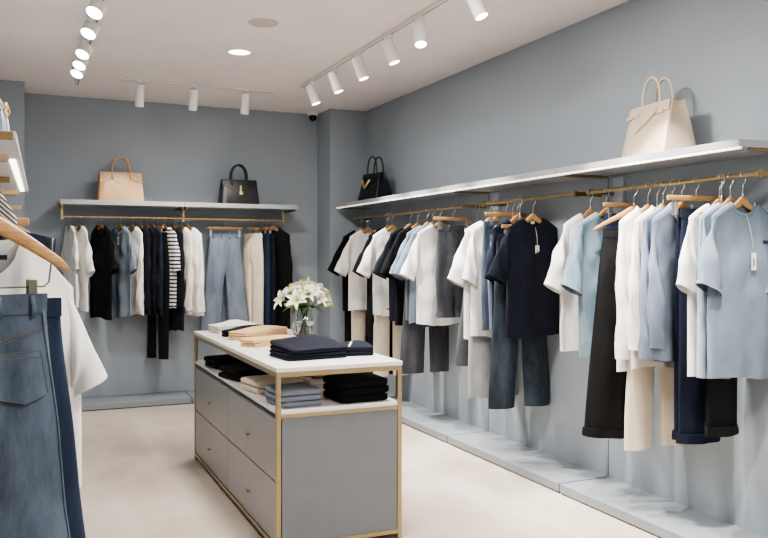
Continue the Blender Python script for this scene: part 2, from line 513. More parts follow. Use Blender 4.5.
    if neck in ('crew', 'collar'):
        b = new(); ring = []
        for k in range(33):
            a = 2*PI*k/32; x = nr*math.cos(a)
            fr = math.sin(a) < 0
            z = zn-(drop if fr else .014)*abs(math.sin(a))
            y = -.014 if fr else .014
            ring.append(Vector((x, y*abs(math.sin(a))**.4-.000, z)))
        if neck == 'crew':
            pts = ring[:-1]; n = len(pts); rr_ = []
            for k, p in enumerate(pts):
                d_ = (pts[(k+1) % n]-pts[k-1]).normalized(); out = Vector((p.x, 0, p.z-(zn-.02))).normalized()
                rr_.append([p+out*.010*math.cos(q*PI/3)+Vector((0, .0065*math.sin(q*PI/3), 0)) for q in range(6)])
            rr_.append(rr_[0]); loft(b, rr_, True)
            bmesh.ops.remove_doubles(b, verts=b.verts, dist=.0002)
        else:
            def cr(out, up): return [Vector((p.x*(1+out), p.y*(1+out*3), p.z+up+(.0 if p.y > 0 else -.0))) for p in ring[:-1]]
            loft(b, [cr(0, -.004), cr(-.10, .014), cr(.02, .018), cr(.26, -.016)], True)
        obj('collar', b, cm, t)
    def fpt(x, z):
        # point on the front sheet near (x,z)
        a = x/w(.3); zt = ztop(a*sw, True); tt = max(0, min(1, (z-zt)/(L-zt)))
        a = max(-1, min(1, x/w(tt))); return surf(a, tt, -1)
    if placket:
        b = new(); zs = zn-drop-.002
        rows = [[fpt(x, lerp(zs, L+.01, k/24))+Vector((0, -.003, 0)) for x in (-.017, 0, .017)] for k in range(25)]
        loft(b, rows, False); po = obj('placket', b, mat, t)
        if buttons:
            for k in range(buttons):
                p = fpt(0, lerp(zs-.02, L+.08, k/max(1, buttons-1)))
                b = new(); cyl(b, .006, p+Vector((0, -.0035, 0)), p+Vector((0, -.007, 0)), 10)
                obj('button', b, plain('button', 'b9b6ae' if buttons < 90 else '333333', .4), po, angle=40)
    if neck_label:
        b = new(); dk = neck_label == 'dark'; lx = .043 if dk else 0; ly = -.02 if dk else .006; lz = zn-.05 if dk else zn-.02
        box(b, lx-.016, lx+.016, ly, ly+.0015, lz-.022+.01*dk, lz); obj('neck_label', b, plain('label_black', '1a1a1a', .8) if dk else plain('label_white', 'dcd9d2', .8), t, False)
    if tagged:
        zc = zn-drop-.004
        p0 = Vector((.006, -.018, zc+.004)); p1 = fpt(.006, zc-.13)+Vector((0, -.012, 0)) if tagged is True else fpt(.006, zc-tagged)+Vector((0, -.012, 0))
        b = new(); box(b, p1.x-.016, p1.x+.016, p1.y-.001, p1.y+.001, p1.z-.085, p1.z, .0008)
        tg = obj('hang_tag', b, plain('tag_card', 'e7e2d8', .7), t, False)
        b = new(); tube(b, [p0, (p0+p1)/2+Vector((.003, -.004, 0)), p1+Vector((0, -.001, -.006))], .0014, 6); obj('string', b, plain('tag_string', 'd9d3c6', .8), tg)
        b = new()
        box(b, p1.x-.006, p1.x-.001, p1.y-.0022, p1.y-.0011, p1.z-.07, p1.z-.025); box(b, p1.x+.003, p1.x+.005, p1.y-.0022, p1.y-.0011, p1.z-.06, p1.z-.03)
        obj('print', b, plain('tag_ink', '55524d', .8), tg, False)
    if chest:
        cx, cz, cw, ch, hexc = chest
        b = new()
        rows = [[fpt(x, cz+zz)+Vector((0, -.003, 0)) for x in (cx-cw/2, cx, cx+cw/2)] for zz in (ch/2, -ch/2)]
        loft(b, rows, False); obj('chest_patch', b, plain('patch_'+hexc, hexc, .8), t)
    return t

# ------------------------------------------------------------------ bottoms
def bottoms(name, label, cat, loc, rz, mat, hem, hw=.17, fw=None, lw=.12, spread=.02, d=.035, rise=.30, seed=1, group=None, cuff=False, top=-.15, folded=False,
            band=True, loops=False, jeans=False, cuff_m=None, fold=.012, hipk=1.12):
    """hw half waist, lw hem width of a leg, spread inner gap at hem; folded: one leg laid on the other"""
    t = thing(name, label, cat, loc, rz, group)
    zt = top; L = hem-loc[2]; zc = zt-rise
    rnd = random.Random(seed*7+1); ph = [rnd.uniform(0, 6.28) for _ in range(8)]
    tc = (zt-zc)/(zt-L)
    halves = []
    def surf(sg, a, tt, side):
        z = lerp(zt, L, tt)
        hip = lerp(hw, hw*hipk, sstep(0, tc*.9, tt))
        if not folded:
            xo = lerp(hip, spread+lw, sstep(tc*.7, 1.0, tt)) if tt > tc*.7 else hip
            xi = 0 if tt < tc else lerp(0.002, spread, ((tt-tc)/(1-tc))**.8)
            x = lerp(xi, xo, a)
            pa = math.sqrt(max(0, 1-a**2.4)); pb = math.sqrt(max(0, 1-(2*a-1)**2))
            pr = lerp(pa, pb, sstep(tc-.04, tc+.06, tt))
            y0 = 0
        else:
            wd = lerp(hip*.62, lw/2, sstep(0, 1, tt))
            x = (2*a-1)*wd + sg*.008 + sg*spread*tt; x *= 1; pr = max(0, 1-(2*a-1)**2)**.5
            y0 = sg*(d*.55)
        dd = lerp(.010, d*(.5 if folded else 1), sstep(0, tc*.6, tt))
        f = fold*sstep(.02, .3, tt)*(math.sin(x*30+ph[0 if sg < 0 else 1]+2*nz(x*2, z*1.5, seed))*.5+1.0*nz(x*8+sg*5, z*2.2, seed*2.3)) + .004*nz(x*22, z*12, seed)
        f *= min(1, .25+pr)
        # crease down the leg front
        f -= side*0
        if folded: return Vector((x, y0+side*dd*pr+f, z+.004*sg))
        return Vector((sg*x, side*dd*pr+f, z))
    N, M = 16, 30
    for sg in (-1, 1):
        b = new()
        g = {}
        for side in (-1, 1):
            g[side] = [[b.verts.new(surf(sg, i/N, j/M, side)) for i in range(N+1)] for j in range(M+1)]
            for j in range(M):
                for i in range(N): b.faces.new((g[side][j][i], g[side][j][i+1], g[side][j+1][i+1], g[side][j+1][i]))
        bmesh.ops.remove_doubles(b, verts=b.verts, dist=.0006)
        lo = obj('leg', b, mat, t)
        if cuff:
            b = new(); rings = []
            def loop(tt, k):
                pts = [surf(sg, i/10, tt, -1) for i in range(11)]+[surf(sg, i/10, tt, 1) for i in range(9, 0, -1)]
                c = sum(pts, Vector())/len(pts)
                return [Vector((c.x+(p.x-c.x)*k, c.y+(p.y-c.y)*(k+.25)+(.006 if p.y > c.y else -.006)*(k > 1), p.z)) for p in pts]
            ch = .05/(zt-L)
            loft(b, [loop(1-ch, 1.0), loop(1-ch, 1.06), loop(1-ch*.4, 1.08), loop(1, 1.06), loop(1, .97)], True)
            obj('cuff', b, cuff_m or mat, lo, angle=60)
    if band:
        b = new()
        def wl(tt, k, up=0):
            r = []
            for sg, rng in ((1, range(0, 11)),):
                if not folded:
                    A = [surf(1, i/10, tt, -1) for i in range(11)]+[surf(1, i/10, tt, 1) for i in range(9, -1, -1)]+[surf(-1, i/10, tt, 1) for i in range(1, 11)]+[surf(-1, i/10, tt, -1) for i in range(9, 0, -1)]
                else:
                    A = [surf(-1, i/10, tt, -1) for i in range(11)]+[surf(1, i/10, tt, 1) for i in range(10, -1, -1)]
                r = [Vector((p.x*k, p.y*1.0+(.003 if p.y > 0 else -.003), p.z+up)) for p in A]
            return r
        hb = .042/(zt-L)
        loft(b, [wl(hb, 1.0), wl(hb, 1.012), wl(0, 1.012, .004), wl(0, .99, .004)], True)
        obj('waistband', b, mat, t, angle=60)
    if loops and not folded:
        for x in (-.75, -.28, .28, .75):
            sg = -1 if x < 0 else 1
            p0 = surf(sg, abs(x), .004, -1); p1 = surf(sg, abs(x), .052/(zt-L), -1)
            b = new(); tube(b, [p0+Vector((0, -.005, .004)), (p0+p1)/2+Vector((0, -.011, 0)), p1+Vector((0, -.005, 0))], .006, 6, ry=.002, up=(0, 1, 0)); obj('belt_loop', b, mat, t)
    t['_k'] = 0; del t['_k']
    return t, surf

# ------------------------------------------------------------------ fabrics
WHITE = fabric('white_cotton', 'efede9', .03)
WARMWHITE = fabric('warm_white_cotton', 'ebe6dd', .03)
CREAM = fabric('cream_twill', 'dccfbc', .04)
BLACK = fabric('black_cotton', '121214', .12)
BLACKD = denim('black_denim', '0e0e0f', '19191a')
NAVY = fabric('navy_cotton', '181b26', .10)
NAVYD = fabric('navy_twill', '1c2232', .10)
GREYBLUE = fabric('grey_blue_cotton', '788490', .05)
LIGHTBLUE = fabric('light_blue_cotton', 'a2adba', .05)
CHAMBRAY = denim('chambray', '6b7686', '8790a0')
WASHBLUE = denim('washed_blue_denim', '647985', '8798a2')
CHARCOAL = denim('charcoal_denim', '3b3d42', '55575c')
LIGHTGREY = denim('light_grey_denim', '92959a', 'b2b4b6')
DARKBLUE = denim('dark_blue_denim', '242c33', '404c56')
MIDBLUE = denim('mid_blue_denim', '3e4856', '5e6977')
PALEBLUE = denim('pale_blue_denim', '646f7e', '808b99')
FOREDENIM = denim('stonewash_denim', '303844', '626f7e', .32, .70)
INDIGO = denim('indigo_denim', '1b2436', '29354b')
STRIPE = stripes('navy_white_stripe', 'dcdad6', '20232d', 26, 0)
ZEBRA = stripes('grey_black_stripe', 'c9c3ba', '3a3836', 62, .9)

# ---------------------------------------------------------------- right wall rail
GRP_T = 'tops on the right wall rails'; GRP_P = 'trousers on the right wall rails'; GRP_H = 'hangers on the right wall rails'
def rt(y, mat, lab, short, hem=.92, rz=0, name='t_shirt', cat='t-shirt', hang=True, hlrz=None, dx=-.012, **kw):
    kw.setdefault('dxr', -.012)
    loc = (XROD+dx, y, ZR)
    top_garment(name, lab, cat, (loc[0], y, ZR-.042), rz, mat, hem, group=GRP_T, seed=int(y*100) % 97+3, **kw)
    if hang: coat_hanger(loc, rz if hlrz is None else hlrz, 'curved wooden hanger holding the '+short, group=GRP_H, low=.042)
def rp(y, mat, lab, short, hem, rz=0, name='trousers', cat='trousers', dx=0, hang=True, hl=.15, cx=.115, show=False, **kw):
    low = 0 if show else .10
    kw.setdefault('top', -.15-low)
    loc = (XROD+dx, y, ZR)
    r = bottoms(name, lab, cat, loc, rz, mat, hem, group=GRP_P, seed=int(y*100) % 89+2, **kw)
    if hang: clip_hanger(loc, rz, 'straight wooden clip hanger holding the '+short, hl, cx, GRP_H, low)
    return r
TH = dict(d=.036, fold=.018, thick=.036, dxl=.175)
# far group
rt(7.93, BLACK, 'black short-sleeved tee, farthest garment on the right wall rail', 'farthest black tee', .93, **TH)
rp(7.99, BLACK, 'long black trousers hanging below the farthest black tee', 'black trousers behind the farthest white tee', .30, hw=.16, lw=.15, spread=.02)
rt(7.74, WHITE, 'white short-sleeved tee second from far end of right rail, beside black tee', 'second tee from the far end', .93, **TH)
rp(7.80, CREAM, 'cream trousers below the white tee at far end of right rail', 'farthest cream trousers', .30, hw=.16, lw=.15, spread=.02)
rt(7.24, BLACK, 'narrow black tee between two white tees on the far right rail', 'black tee between two white tees', .72, **TH)
rp(7.31, BLACK, 'black trousers reaching low between cream pairs on far right rail', 'black trousers between the cream pairs', .33, hw=.16, lw=.19, spread=.01)
rt(7.13, WHITE, 'white tee with tiny hem emblem on the far right rail', 'white tee with hem emblem', .925, chest=(-.06, -.86, .03, .02, '8a8a88'), **TH)
rp(7.19, CREAM, 'cream trousers below the white tee with tiny hem emblem', 'cream trousers below the emblem tee', .33, hw=.16, lw=.17, spread=.02)
rt(6.74, NAVY, 'dark navy tee beside the pale blue tee on far right rail', 'dark navy tee beside the pale blue tee', .90, **TH)
rt(6.58, BLACK, 'thin black tee squeezed just behind the pale blue tee', 'thin black tee behind the pale blue tee', .86, **TH)
rt(6.38, GREYBLUE, 'grey-blue tee between navy tee and long white tee on far rail', 'grey-blue tee on the far rail', .925, **TH)
rt(6.29, GREYBLUE, 'second grey-blue tee pressed against the long white tee on far rail', 'second grey-blue tee on the far rail', .91, **TH)
rp(6.42, CHARCOAL, 'charcoal jeans with wide spread legs behind the long white tee', 'wide charcoal jeans', .465, name='jeans', cat='jeans', hw=.19, lw=.235, spread=.03, loops=False, rise=.42)
rt(6.15, WHITE, 'long white tee with dark neck label beside the charcoal shorts', 'long white tee with neck label', .91, d=.045, fold=.016, sw=.215, bw=.23, dxl=.17, neck_label=True)
rp(5.94, CHARCOAL, 'charcoal denim shorts with turned hems clipped on straight wooden hanger', 'charcoal denim shorts', .985, show=True, hl=.18, cx=.13, name='shorts', cat='shorts', hw=.15, lw=.15, spread=.0, rise=.5, cuff=True, loops=True)
rp(5.66, CHARCOAL, 'dark grey trousers just right of the spread charcoal jeans', 'dark grey trousers by the middle rail', .62, hw=.10, lw=.19, spread=.01, hl=.12, cx=.08, dx=.07)
# middle group
rt(5.34, WHITE, 'white oversized tee first on the middle rail, beside charcoal shorts', 'first white tee on the middle rail', .87, d=.05, sw=.215, bw=.225, dxl=.155, dz=.36, fold=.02)
rt(5.25, WHITE, 'second white oversized tee on middle rail, against the blue jeans', 'second white tee on the middle rail', .89, d=.045, sw=.215, bw=.22, dxl=.08, dz=.36, fold=.018)
rp(5.30, LIGHTGREY, 'light grey jeans with raw hem below the two white tees', 'light grey jeans', .43, name='jeans', cat='jeans', hw=.19, lw=.22, spread=.005, rise=.42)
rp(5.13, MIDBLUE, 'mid-blue jeans on clip hanger between white tee and navy tees', 'mid-blue jeans', .95, show=True, hl=.18, cx=.13, name='jeans', cat='jeans', hw=.19, lw=.20, spread=.005, loops=True, rise=.4)
rp(5.04, PALEBLUE, 'faded blue jeans pressed behind the navy tees on middle rail', 'faded blue jeans behind navy tees', .96, name='jeans', cat='jeans', hw=.19, lw=.19, spread=.005, loops=True, rise=.4)
rt(4.96, NAVYD, 'dark navy tee directly behind the tagged navy tee', 'dark navy tee behind the tagged one', .95, d=.036, fold=.018, dxl=.07)
rp(4.87, DARKBLUE, 'dark blue jeans with spread legs and turned hems below navy tee', 'dark blue spread-leg jeans', .43, name='jeans', cat='jeans', hw=.19, lw=.21, spread=.042, rise=.50, d=.045, dx=-.05)
rt(4.762, NAVY, 'navy crew-neck tee facing out with white hang tag', 'navy tee with white hang tag', .935, d=.055, sw=.205, bw=.215, dxl=.17, dz=.32, tagged=.125, neck_label=True, fold=.016)
# near group
rt(4.134, WHITE, 'white tee first on the nearest rail, behind the washed blue shirt', 'white tee behind the washed blue shirt', .92, d=.045, dxl=.15, dz=.36, fold=.018)
rt(3.98, WASHBLUE, 'washed blue denim short-sleeved shirt with turned cuffs on nearest rail', 'washed blue denim shirt', .90, name='shirt', cat='shirt', d=.055, dxl=.135, dz=.36, cuffs=True, neck='crew', thick=.045, fold=.014)
rp(3.90, INDIGO, 'dark indigo jeans mostly hidden beside the washed blue shirt', 'dark indigo jeans', 1.0, name='jeans', cat='jeans', hw=.12, lw=.13, spread=.0, hang=True, hl=.13, cx=.09, show=True, loops=True, dx=.03)
rp(3.80, BLACKD, 'long black trousers with turned hems under the tilted wooden hanger', 'black trousers', .44, rz=-28, hw=.125, lw=.23, spread=.012, folded=True, cuff=True, hang=False, d=.05, top=-.25, dx=-.065)[0].rotation_euler.y = R(3)
coat_hanger((XROD, 3.75, ZR), -30, 'large bare wooden hanger tilted towards the aisle above black trousers', .235, .115, group=GRP_H, low=.042)
rt(3.62, WHITE, 'long-sleeved white shirt with buttoned cuffs above the cream trousers', 'white long-sleeved shirt', .86, name='shirt', cat='shirt', sleeve='long', cuff_z=-.92, cuffs=True, neck='collar', dxl=.06, d=.045, fold=.022, slx=.06)
rp(3.56, CREAM, 'cream trousers hanging below the white long-sleeved shirt', 'cream trousers below the white shirt', .425, hw=.17, lw=.19, spread=.04, rise=.45)
rt(3.50, WARMWHITE, 'second white shirt squeezed between long-sleeved white and chambray shirts', 'second white shirt by the chambray', .88, name='shirt', cat='shirt', sleeve='long', cuff_z=-.86, neck='collar', dxl=.05, d=.035, fold=.012, slx=.03)
rt(3.43, CHAMBRAY, 'chambray long-sleeved shirt with turned cuff beside the white shirts', 'chambray shirt with turned cuff', .93, name='shirt', cat='shirt', sleeve='long', cuff_z=-.90, cuffs=True, neck='collar', dxl=.05, d=.035, slx=.05)
rt(3.36, CHAMBRAY, 'second chambray shirt tucked behind the navy clip-hung trousers', 'second chambray shirt', .95, name='shirt', cat='shirt', sleeve='long', cuff_z=-.84, neck='collar', dxl=.03, d=.032, slx=.03)
rp(3.27, NAVYD, 'navy trousers with turned hems clipped to straight wooden hanger', 'navy trousers', .52, show=True, hl=.18, cx=.13, rz=-6, hw=.17, lw=.25, spread=.0, folded=True, cuff=True, d=.05, top=-.155, loops=False)
rt(3.10, WHITE, 'white tee directly behind the tagged grey-blue tee on nearest rail', 'white tee behind grey-blue tee', .905, d=.045, dxl=.09, dz=.33, fold=.016)
rt(3.03, LIGHTBLUE, 'pale blue tee between the white tee and tagged grey-blue tee', 'pale blue tee', .90, d=.036, fold=.018, thick=.036, dxl=.0)
rp(3.07, BLACKD, 'black trousers with turned hems below the tagged grey-blue tee', 'black trousers below grey-blue tee', .60, hw=.15, lw=.20, spread=.01, folded=True, cuff=True, d=.045, dx=-.03)
rt(2.953, GREYBLUE, 'grey-blue crew-neck tee with hang tag and black chest patch', 'tagged grey-blue tee', .90, d=.055, bw=.225, sw=.205, dxl=.095, dz=.32, tagged=.18, chest=(.115, -.285, .055, .017, '22242a'), neck_label=False, cuffs=True, thick=.05, fold=.014)

# ---------------------------------------------------------------- back wall rail
GB_T = 'tops on the back wall rail'; GB_P = 'trousers on the back wall rail'; GB_H = 'hangers on the back wall rail'
def bt(x, mat, lab, short, hem=.88, rz=-74, name='t_shirt', cat='t-shirt', **kw):
    loc = (x, YROD, ZRB)
    k = dict(d=.035, fold=.012, dxl=.03, dxr=.13, dz=.34, thick=.026, sw=.195, bw=.20); k.update(kw)
    top_garment(name, lab, cat, loc, rz, mat, hem, group=GB_T, seed=int(x*100) % 97+5, **k)
    coat_hanger(loc, rz, 'wooden hanger on back rail holding the '+short, .15, .075, group=GB_H)
def bp(x, mat, lab, short, hem, rz=-70, name='trousers', cat='trousers', hang=True, hl=.09, **kw):
    loc = (x, YROD, ZRB)
    r = bottoms(name, lab, cat, loc, rz, mat, hem, group=GB_P, seed=int(x*100) % 89+2, **kw)
    if hang: clip_hanger(loc, rz, 'wooden clip hanger on back rail holding the '+short, hl, hl-.035, group=GB_H)
    return r
bt(.40, WHITE, 'white short-sleeved top at left end of the back rail', 'leftmost white top', 1.0, -78)
bt(.49, WHITE, 'second white top on the back rail, beside the black shirt', 'white top beside black shirt', .95, -72, dxr=.16, dz=.36)
bt(.69, BLACK, 'black short-sleeved shirt beside the light blue shirt on back rail', 'black short-sleeved shirt', .875, -66, name='shirt', cat='shirt', placket=True, neck='collar', dxr=.14)
bt(.87, GREYBLUE, 'light blue short-sleeved shirt with small tag on back rail', 'light blue short-sleeved shirt', .885, -66, name='shirt', cat='shirt', placket=True, neck='collar', tagged=.03, dxr=.14)
bt(.985, WARMWHITE, 'white long-sleeved shirt right of the light blue shirt', 'white shirt beside light blue shirt', .90, -66, name='shirt', cat='shirt', sleeve='long', cuff_z=-.93, dxr=.03, dxl=.02, slx=.03)
bt(1.075, NAVY, 'dark navy shirt first in the dark cluster on back rail', 'first dark navy shirt', .90, -74, name='shirt', cat='shirt', sleeve='long', cuff_z=-.9, dxr=.02, dxl=.02, slx=.02)
bt(1.13, BLACK, 'black top second in the dark cluster on back rail', 'black top in dark cluster', .89, -74, name='shirt', cat='shirt', sleeve='long', cuff_z=-.9, dxr=.02, dxl=.02, slx=.02)
bt(1.19, NAVYD, 'navy shirt left of the striped tee on back rail', 'navy shirt left of striped tee', .90, -72, name='shirt', cat='shirt', sleeve='long', cuff_z=-.9, dxr=.02, dxl=.02, slx=.02)
bp(1.235, BLACK, 'black flared trousers hanging below the striped tee', 'black trousers below striped tee', .45, -60, hw=.15, lw=.13, spread=.03)
bt(1.295, STRIPE, 'navy and white striped tee on the back rail', 'striped tee', .955, -58, dxr=.07, dz=.36, ow=.11, odz=.03, d=.045)
bt(1.40, NAVY, 'long navy cardigan right of the striped tee on back rail', 'long navy cardigan', .73, -72, name='cardigan', cat='cardigan', sleeve='long', cuff_z=-.9, dxr=.02, dxl=.02, slx=.02)
bt(1.47, WARMWHITE, 'white long-sleeved blouse left of the pale jeans on back rail', 'white blouse by pale jeans', .89, -66, name='blouse', cat='blouse', sleeve='long', cuff_z=-.93, dxr=.03, dxl=.02, slx=.03)
bt(1.54, WHITE, 'second white blouse nearest the pale jeans on back rail', 'second white blouse', .885, -56, name='blouse', cat='blouse', sleeve='long', cuff_z=-.95, bw=.22, dxr=.07, dxl=.02, slx=.04)
jn, _s = bp(1.925, PALEBLUE, 'pale blue wide-leg jeans facing out on the back rail', 'pale blue wide-leg jeans', .70, -2, hl=.185, name='jeans', cat='jeans', hw=.16, lw=.225, spread=.035, rise=.42, loops=True, hipk=1.2)
b = new(); rows = [[_s(-1 if x < 0 else 1, abs(x)/.16, tt, -1)+Vector((0, -.004, 0)) for x in (-.001, .012, .022)] for tt in (.045, .12, .2, .27, .34)]
loft(b, rows, False); obj('fly', b, PALEBLUE, jn)
bp(2.225, CREAM, 'cream straight trousers right of the pale jeans on back rail', 'cream straight trousers', .66, -62, hw=.14, lw=.15, spread=.01)
bp(2.33, INDIGO, 'dark indigo jeans between cream trousers and black jacket', 'dark indigo jeans', .66, -74, name='jeans', cat='jeans', hw=.14, lw=.15, spread=.01)
bp(2.385, NAVY, 'narrow navy trousers against the black jacket on back rail', 'narrow navy trousers', .66, -78, hw=.15, lw=.15, spread=.01)
bt(2.45, BLACK, 'black long-sleeved jacket at right end of the back rail', 'black jacket', .66, -42, name='jacket', cat='jacket', sleeve='long', cuff_z=-.86, dxr=.05, dxl=.02, neck='collar', placket=True, buttons=5)

# ---------------------------------------------------------------- left rack, near the camera
ZL = 1.84
zz = (-.16, 3.05, ZL)
top_garment('t_shirt', 'grey and black striped top under the left shelf', 't-shirt', zz, 0, ZEBRA, 1.05, sw=.135, bw=.14, dxl=.0, dxr=.0, dz=.3, seed=8, ow=.1, group='tops on the left rail', d=.04, tip=-.215, zneck=-.09, nr=.06, bulge=0)
coat_hanger(zz, 0, 'wooden hanger inside the grey striped top', .11, .09, group='hangers on the left rail')
nn = (-.13, 2.62, ZL)
top_garment('shirt', 'navy blue shirt shoulder showing behind the big white tee', 'shirt', nn, 0, INDIGO, 1.02, sw=.215, bw=.2, dxl=.0, dxr=-.02, dz=.3, seed=9, ow=.1, group='tops on the left rail', d=.04, tip=-.292, zneck=-.262, neck='none', bulge=0)
coat_hanger((nn[0], nn[1], ZL-.14), 0, 'wooden hanger inside the navy blue shirt on left', .15, .05, group='hangers on the left rail')
t = thing('clip_hanger', 'pale wooden bar hanger end showing above the navy blue shirt', 'hanger', (-.165, 3.42, ZL), 0, 'hangers on the left rail')
o = obj('hanger_bar', bar_bm(.18), WOOD, t, True, 40); o.location.z = -.118
b = hook_bm(); tube(b, [(0, 0, -.083), (0, 0, -.20)], .0023, 7); obj('hook', b, STEEL, t)
ww = (-.10, 2.28, ZL)
top_garment('t_shirt', 'big white draped tee beside the stonewashed jeans at left', 't-shirt', ww, 0, WHITE, .90, sw=.215, bw=.235, dxl=.1, dxr=.085, dz=.235, seed=21, ow=.09, odz=.05, group='tops on the left rail',
            d=.10, fold=.03, tip=-.425, thick=.055, neck='none', zneck=-.29, drop=.11, neck_label='dark', bulge=.0, nr=.09)
t = thing('coat_hanger', 'thick wooden hanger with wire clip bar holding stonewashed jeans', 'hanger', (-.125, 2.02, ZL), 26, 'hangers on the left rail')
obj('hanger_body', wood_bm(.245, .135, 1.15, -.228), WOOD, t)
obj('hook', hook_bm(), STEEL, t)
b = new(); tube(b, [(-.20, 0, -.30), (-.195, 0, -.40), (-.185, 0, -.415), (.185, 0, -.415), (.197, 0, -.405), (.203, 0, -.36), (.206, 0, -.30)], .0022, 7, up=(0, 1, 0)); obj('clip_bar', b, DARKSTEEL, t)
for x in (-.15, .155):
    b = new(); box(b, x-.0105, x+.0105, -.009, -.004, -.468, -.396, .002); box(b, x-.0105, x+.0105, .004, .009, -.468, -.396, .002); box(b, x-.009, x+.009, -.0045, .0045, -.42, -.40, .001)
    obj('clip', b, plain('clip_metal', '8b8374', .35, .8), t, False)
fj = (-.102, 2.02, ZL)
j, sf = bottoms('jeans', 'stonewashed blue jeans with rear pocket hanging at left', 'jeans', fj, 26, FOREDENIM, .46, hw=.165, lw=.235, spread=.03, d=.055, rise=.52, seed=5, top=-.435, loops=True, hipk=1.25, fold=.014, group='jeans on the left rail')
STITCH = plain('tan_stitch', '6f6354', .8)
def patch(sg, a0, a1, t0, t1, off=.006, n=6, point=0):
    rows = []
    for k in range(n+1):
        tt = lerp(t0, t1, k/n)
        rows.append([sf(sg, lerp(a0, a1, q/6), tt+point*(1-abs(2*q/6-1))*(k/n), -1)+Vector((0, -off, 0)) for q in range(7)])
    return rows
for sg in (1, -1):
    b = new(); rows = patch(sg, .16, .80, .135, .24, .007, 8, .018)
    loft(b, rows, False); pk = obj('pocket', b, FOREDENIM, j)
    b = new()
    edge = [rows[k][0] for k in range(9)]+[rows[8][q] for q in range(1, 7)]+[rows[k][6] for k in range(7, -1, -1)]
    tube(b, [p+Vector((0, -.001, 0)) for p in edge], .0007, 5)
    tube(b, [p+Vector((0, -.001, 0)) for p in rows[0]], .0007, 5); tube(b, [p+Vector((0, -.001, 0)) for p in rows[1]], .0007, 5)
    obj('stitching', b, STITCH, pk)
    b = new()
    tube(b, [sf(sg, q/10, lerp(.12, .075, q/10), -1)+Vector((0, -.002, 0)) for q in range(11)], .0008, 5)
    tube(b, [sf(sg, q/10, lerp(.127, .082, q/10), -1)+Vector((0, -.002, 0)) for q in range(11)], .0008, 5)
    obj('yoke_seam', b, STITCH, j)
    b = new()
    for a in (.925,):
        tube(b, [sf(sg, a, q/30, -1)+Vector((0, -.0025, 0)) for q in range(1, 31)], .0022, 5)
    obj('side_seam', b, denim('seam_denim', '4a5866', '6f7f8d'), j)
j2, _s2 = bottoms('jeans', 'dark indigo jeans just behind the stonewashed pair at left', 'jeans', (-.075, 2.12, ZL), 20, INDIGO, .46, hw=.165, lw=.235, spread=.03, d=.05, rise=.5, seed=6, top=-.45, hipk=1.25, group='jeans on the left rail')

# ------------------------------------------------------------------ folded stacks
def folded_bm(w, d, h, seed, layers=2, droop=0.0, bump=0.0):
    """a folded garment: rounded slab, soft top, folded layers showing round the edge"""
    b = new(); n = 48; rings = []
    rows = []
    per = 8
    prof = [(.0, .0), (.90, .0)]
    for l in range(layers):
        z0, z1 = l/layers, (l+1)/layers
        for q in range(1, per):
            s = q/per; rows_z = lerp(z0, z1, s); r = .955+.045*math.sin(PI*s)**.6-(0 if 0 < s < 1 else .0)
            prof.append((r, rows_z))
        if l < layers-1: prof.append((.925, z1))
    prof += [(.90, 1.0), (.55, 1.02), (.0, 1.025)]
    for r, z in prof:
        ring = []
        for k in range(n):
            a = 2*PI*k/n; ca, sa = math.cos(a), math.sin(a)
            e = .2
            x = w/2*math.copysign(abs(ca)**e, ca)*r; y = d/2*math.copysign(abs(sa)**e, sa)*r
            wob = 1+.012*nz(a*1.5, z*4*layers, seed)
            zz = z*h+z*(droop*(y/d)+bump*math.exp(-((x/w-.1)**2+(y/d-.2)**2)*9)) + z*.006*nz(x*9, y*9, seed)
            ring.append((x*wob, y*wob, zz))
        rings.append(ring)
    loft(b, rings, True); bmesh.ops.remove_doubles(b, verts=b.verts, dist=.0003)
    return b
def stack(x, y, z, rz, items, name, cat, group, w, d, h, seed, layers=2, droop=0, bump=0):
    zc = z+.0005; n = len(items)
    for k, (mat, lab) in enumerate(items):
        last = k == n-1
        o = obj(name, folded_bm(w, d, h, seed+k, layers, droop if last else droop*.0, bump if last else 0), mat)
        o.location = (x+.004*math.sin(seed+k*2), y+.004*math.cos(seed*3+k), zc); o.rotation_euler = (0, 0, R(rz+2*math.sin(seed*5+k*3)))
        tag(o, lab, cat, group); zc += h+.002
PEACH = fabric('peach_knit', 'd6b78c', .05); KNITW = fabric('white_knit', 'dedad4', .03); KNITN = fabric('navy_knit', '151824', .1)
KNITB = fabric('black_knit', '0b0b0c', .1); KNITC = fabric('cream_knit', 'd8cbb8', .04); KNITBL = fabric('dusty_blue_knit', '7d858f', .05)
TT = .94; T2 = .724
stack(1.39, 5.875, TT, 14, [(KNITW, 'lower white folded knit at far corner of the table top'), (KNITW, 'upper white folded knit at far corner of the table top')], 'folded_sweater', 'folded sweater', 'white knits on table top', .32, .19, .026, 3, 2, 0, .03)
stack(1.44, 5.68, TT, 45, [(KNITN, 'rolled dark navy knit between white and peach knits on table top')], 'folded_sweater', 'folded sweater', None, .50, .11, .045, 5, 2, 0, .012)
stack(1.46, 5.43, TT, 40, [(PEACH, 'lowest peach folded knit behind the small peach pair'), (PEACH, 'top peach folded knit with raised far end on table top')], 'folded_sweater', 'folded sweater', 'peach knits on table top', .50, .17, .026, 7, 2, 0, .02)
stack(1.40, 4.96, TT, 30, [(PEACH, 'lower flat peach knit in front of the vase'), (PEACH, 'upper flat peach knit in front of the vase')], 'folded_sweater', 'folded sweater', 'peach knits on table top', .38, .15, .022, 9, 2, 0, 0)
stack(1.43, 4.27, TT, 8, [(KNITN, 'lower navy folded sweater at near end of table top'), (KNITN, 'upper navy folded sweater with raised back at near end of table top')], 'folded_sweater', 'folded sweater', 'navy sweaters on table top', .36, .30, .036, 11, 2, .03, .03)
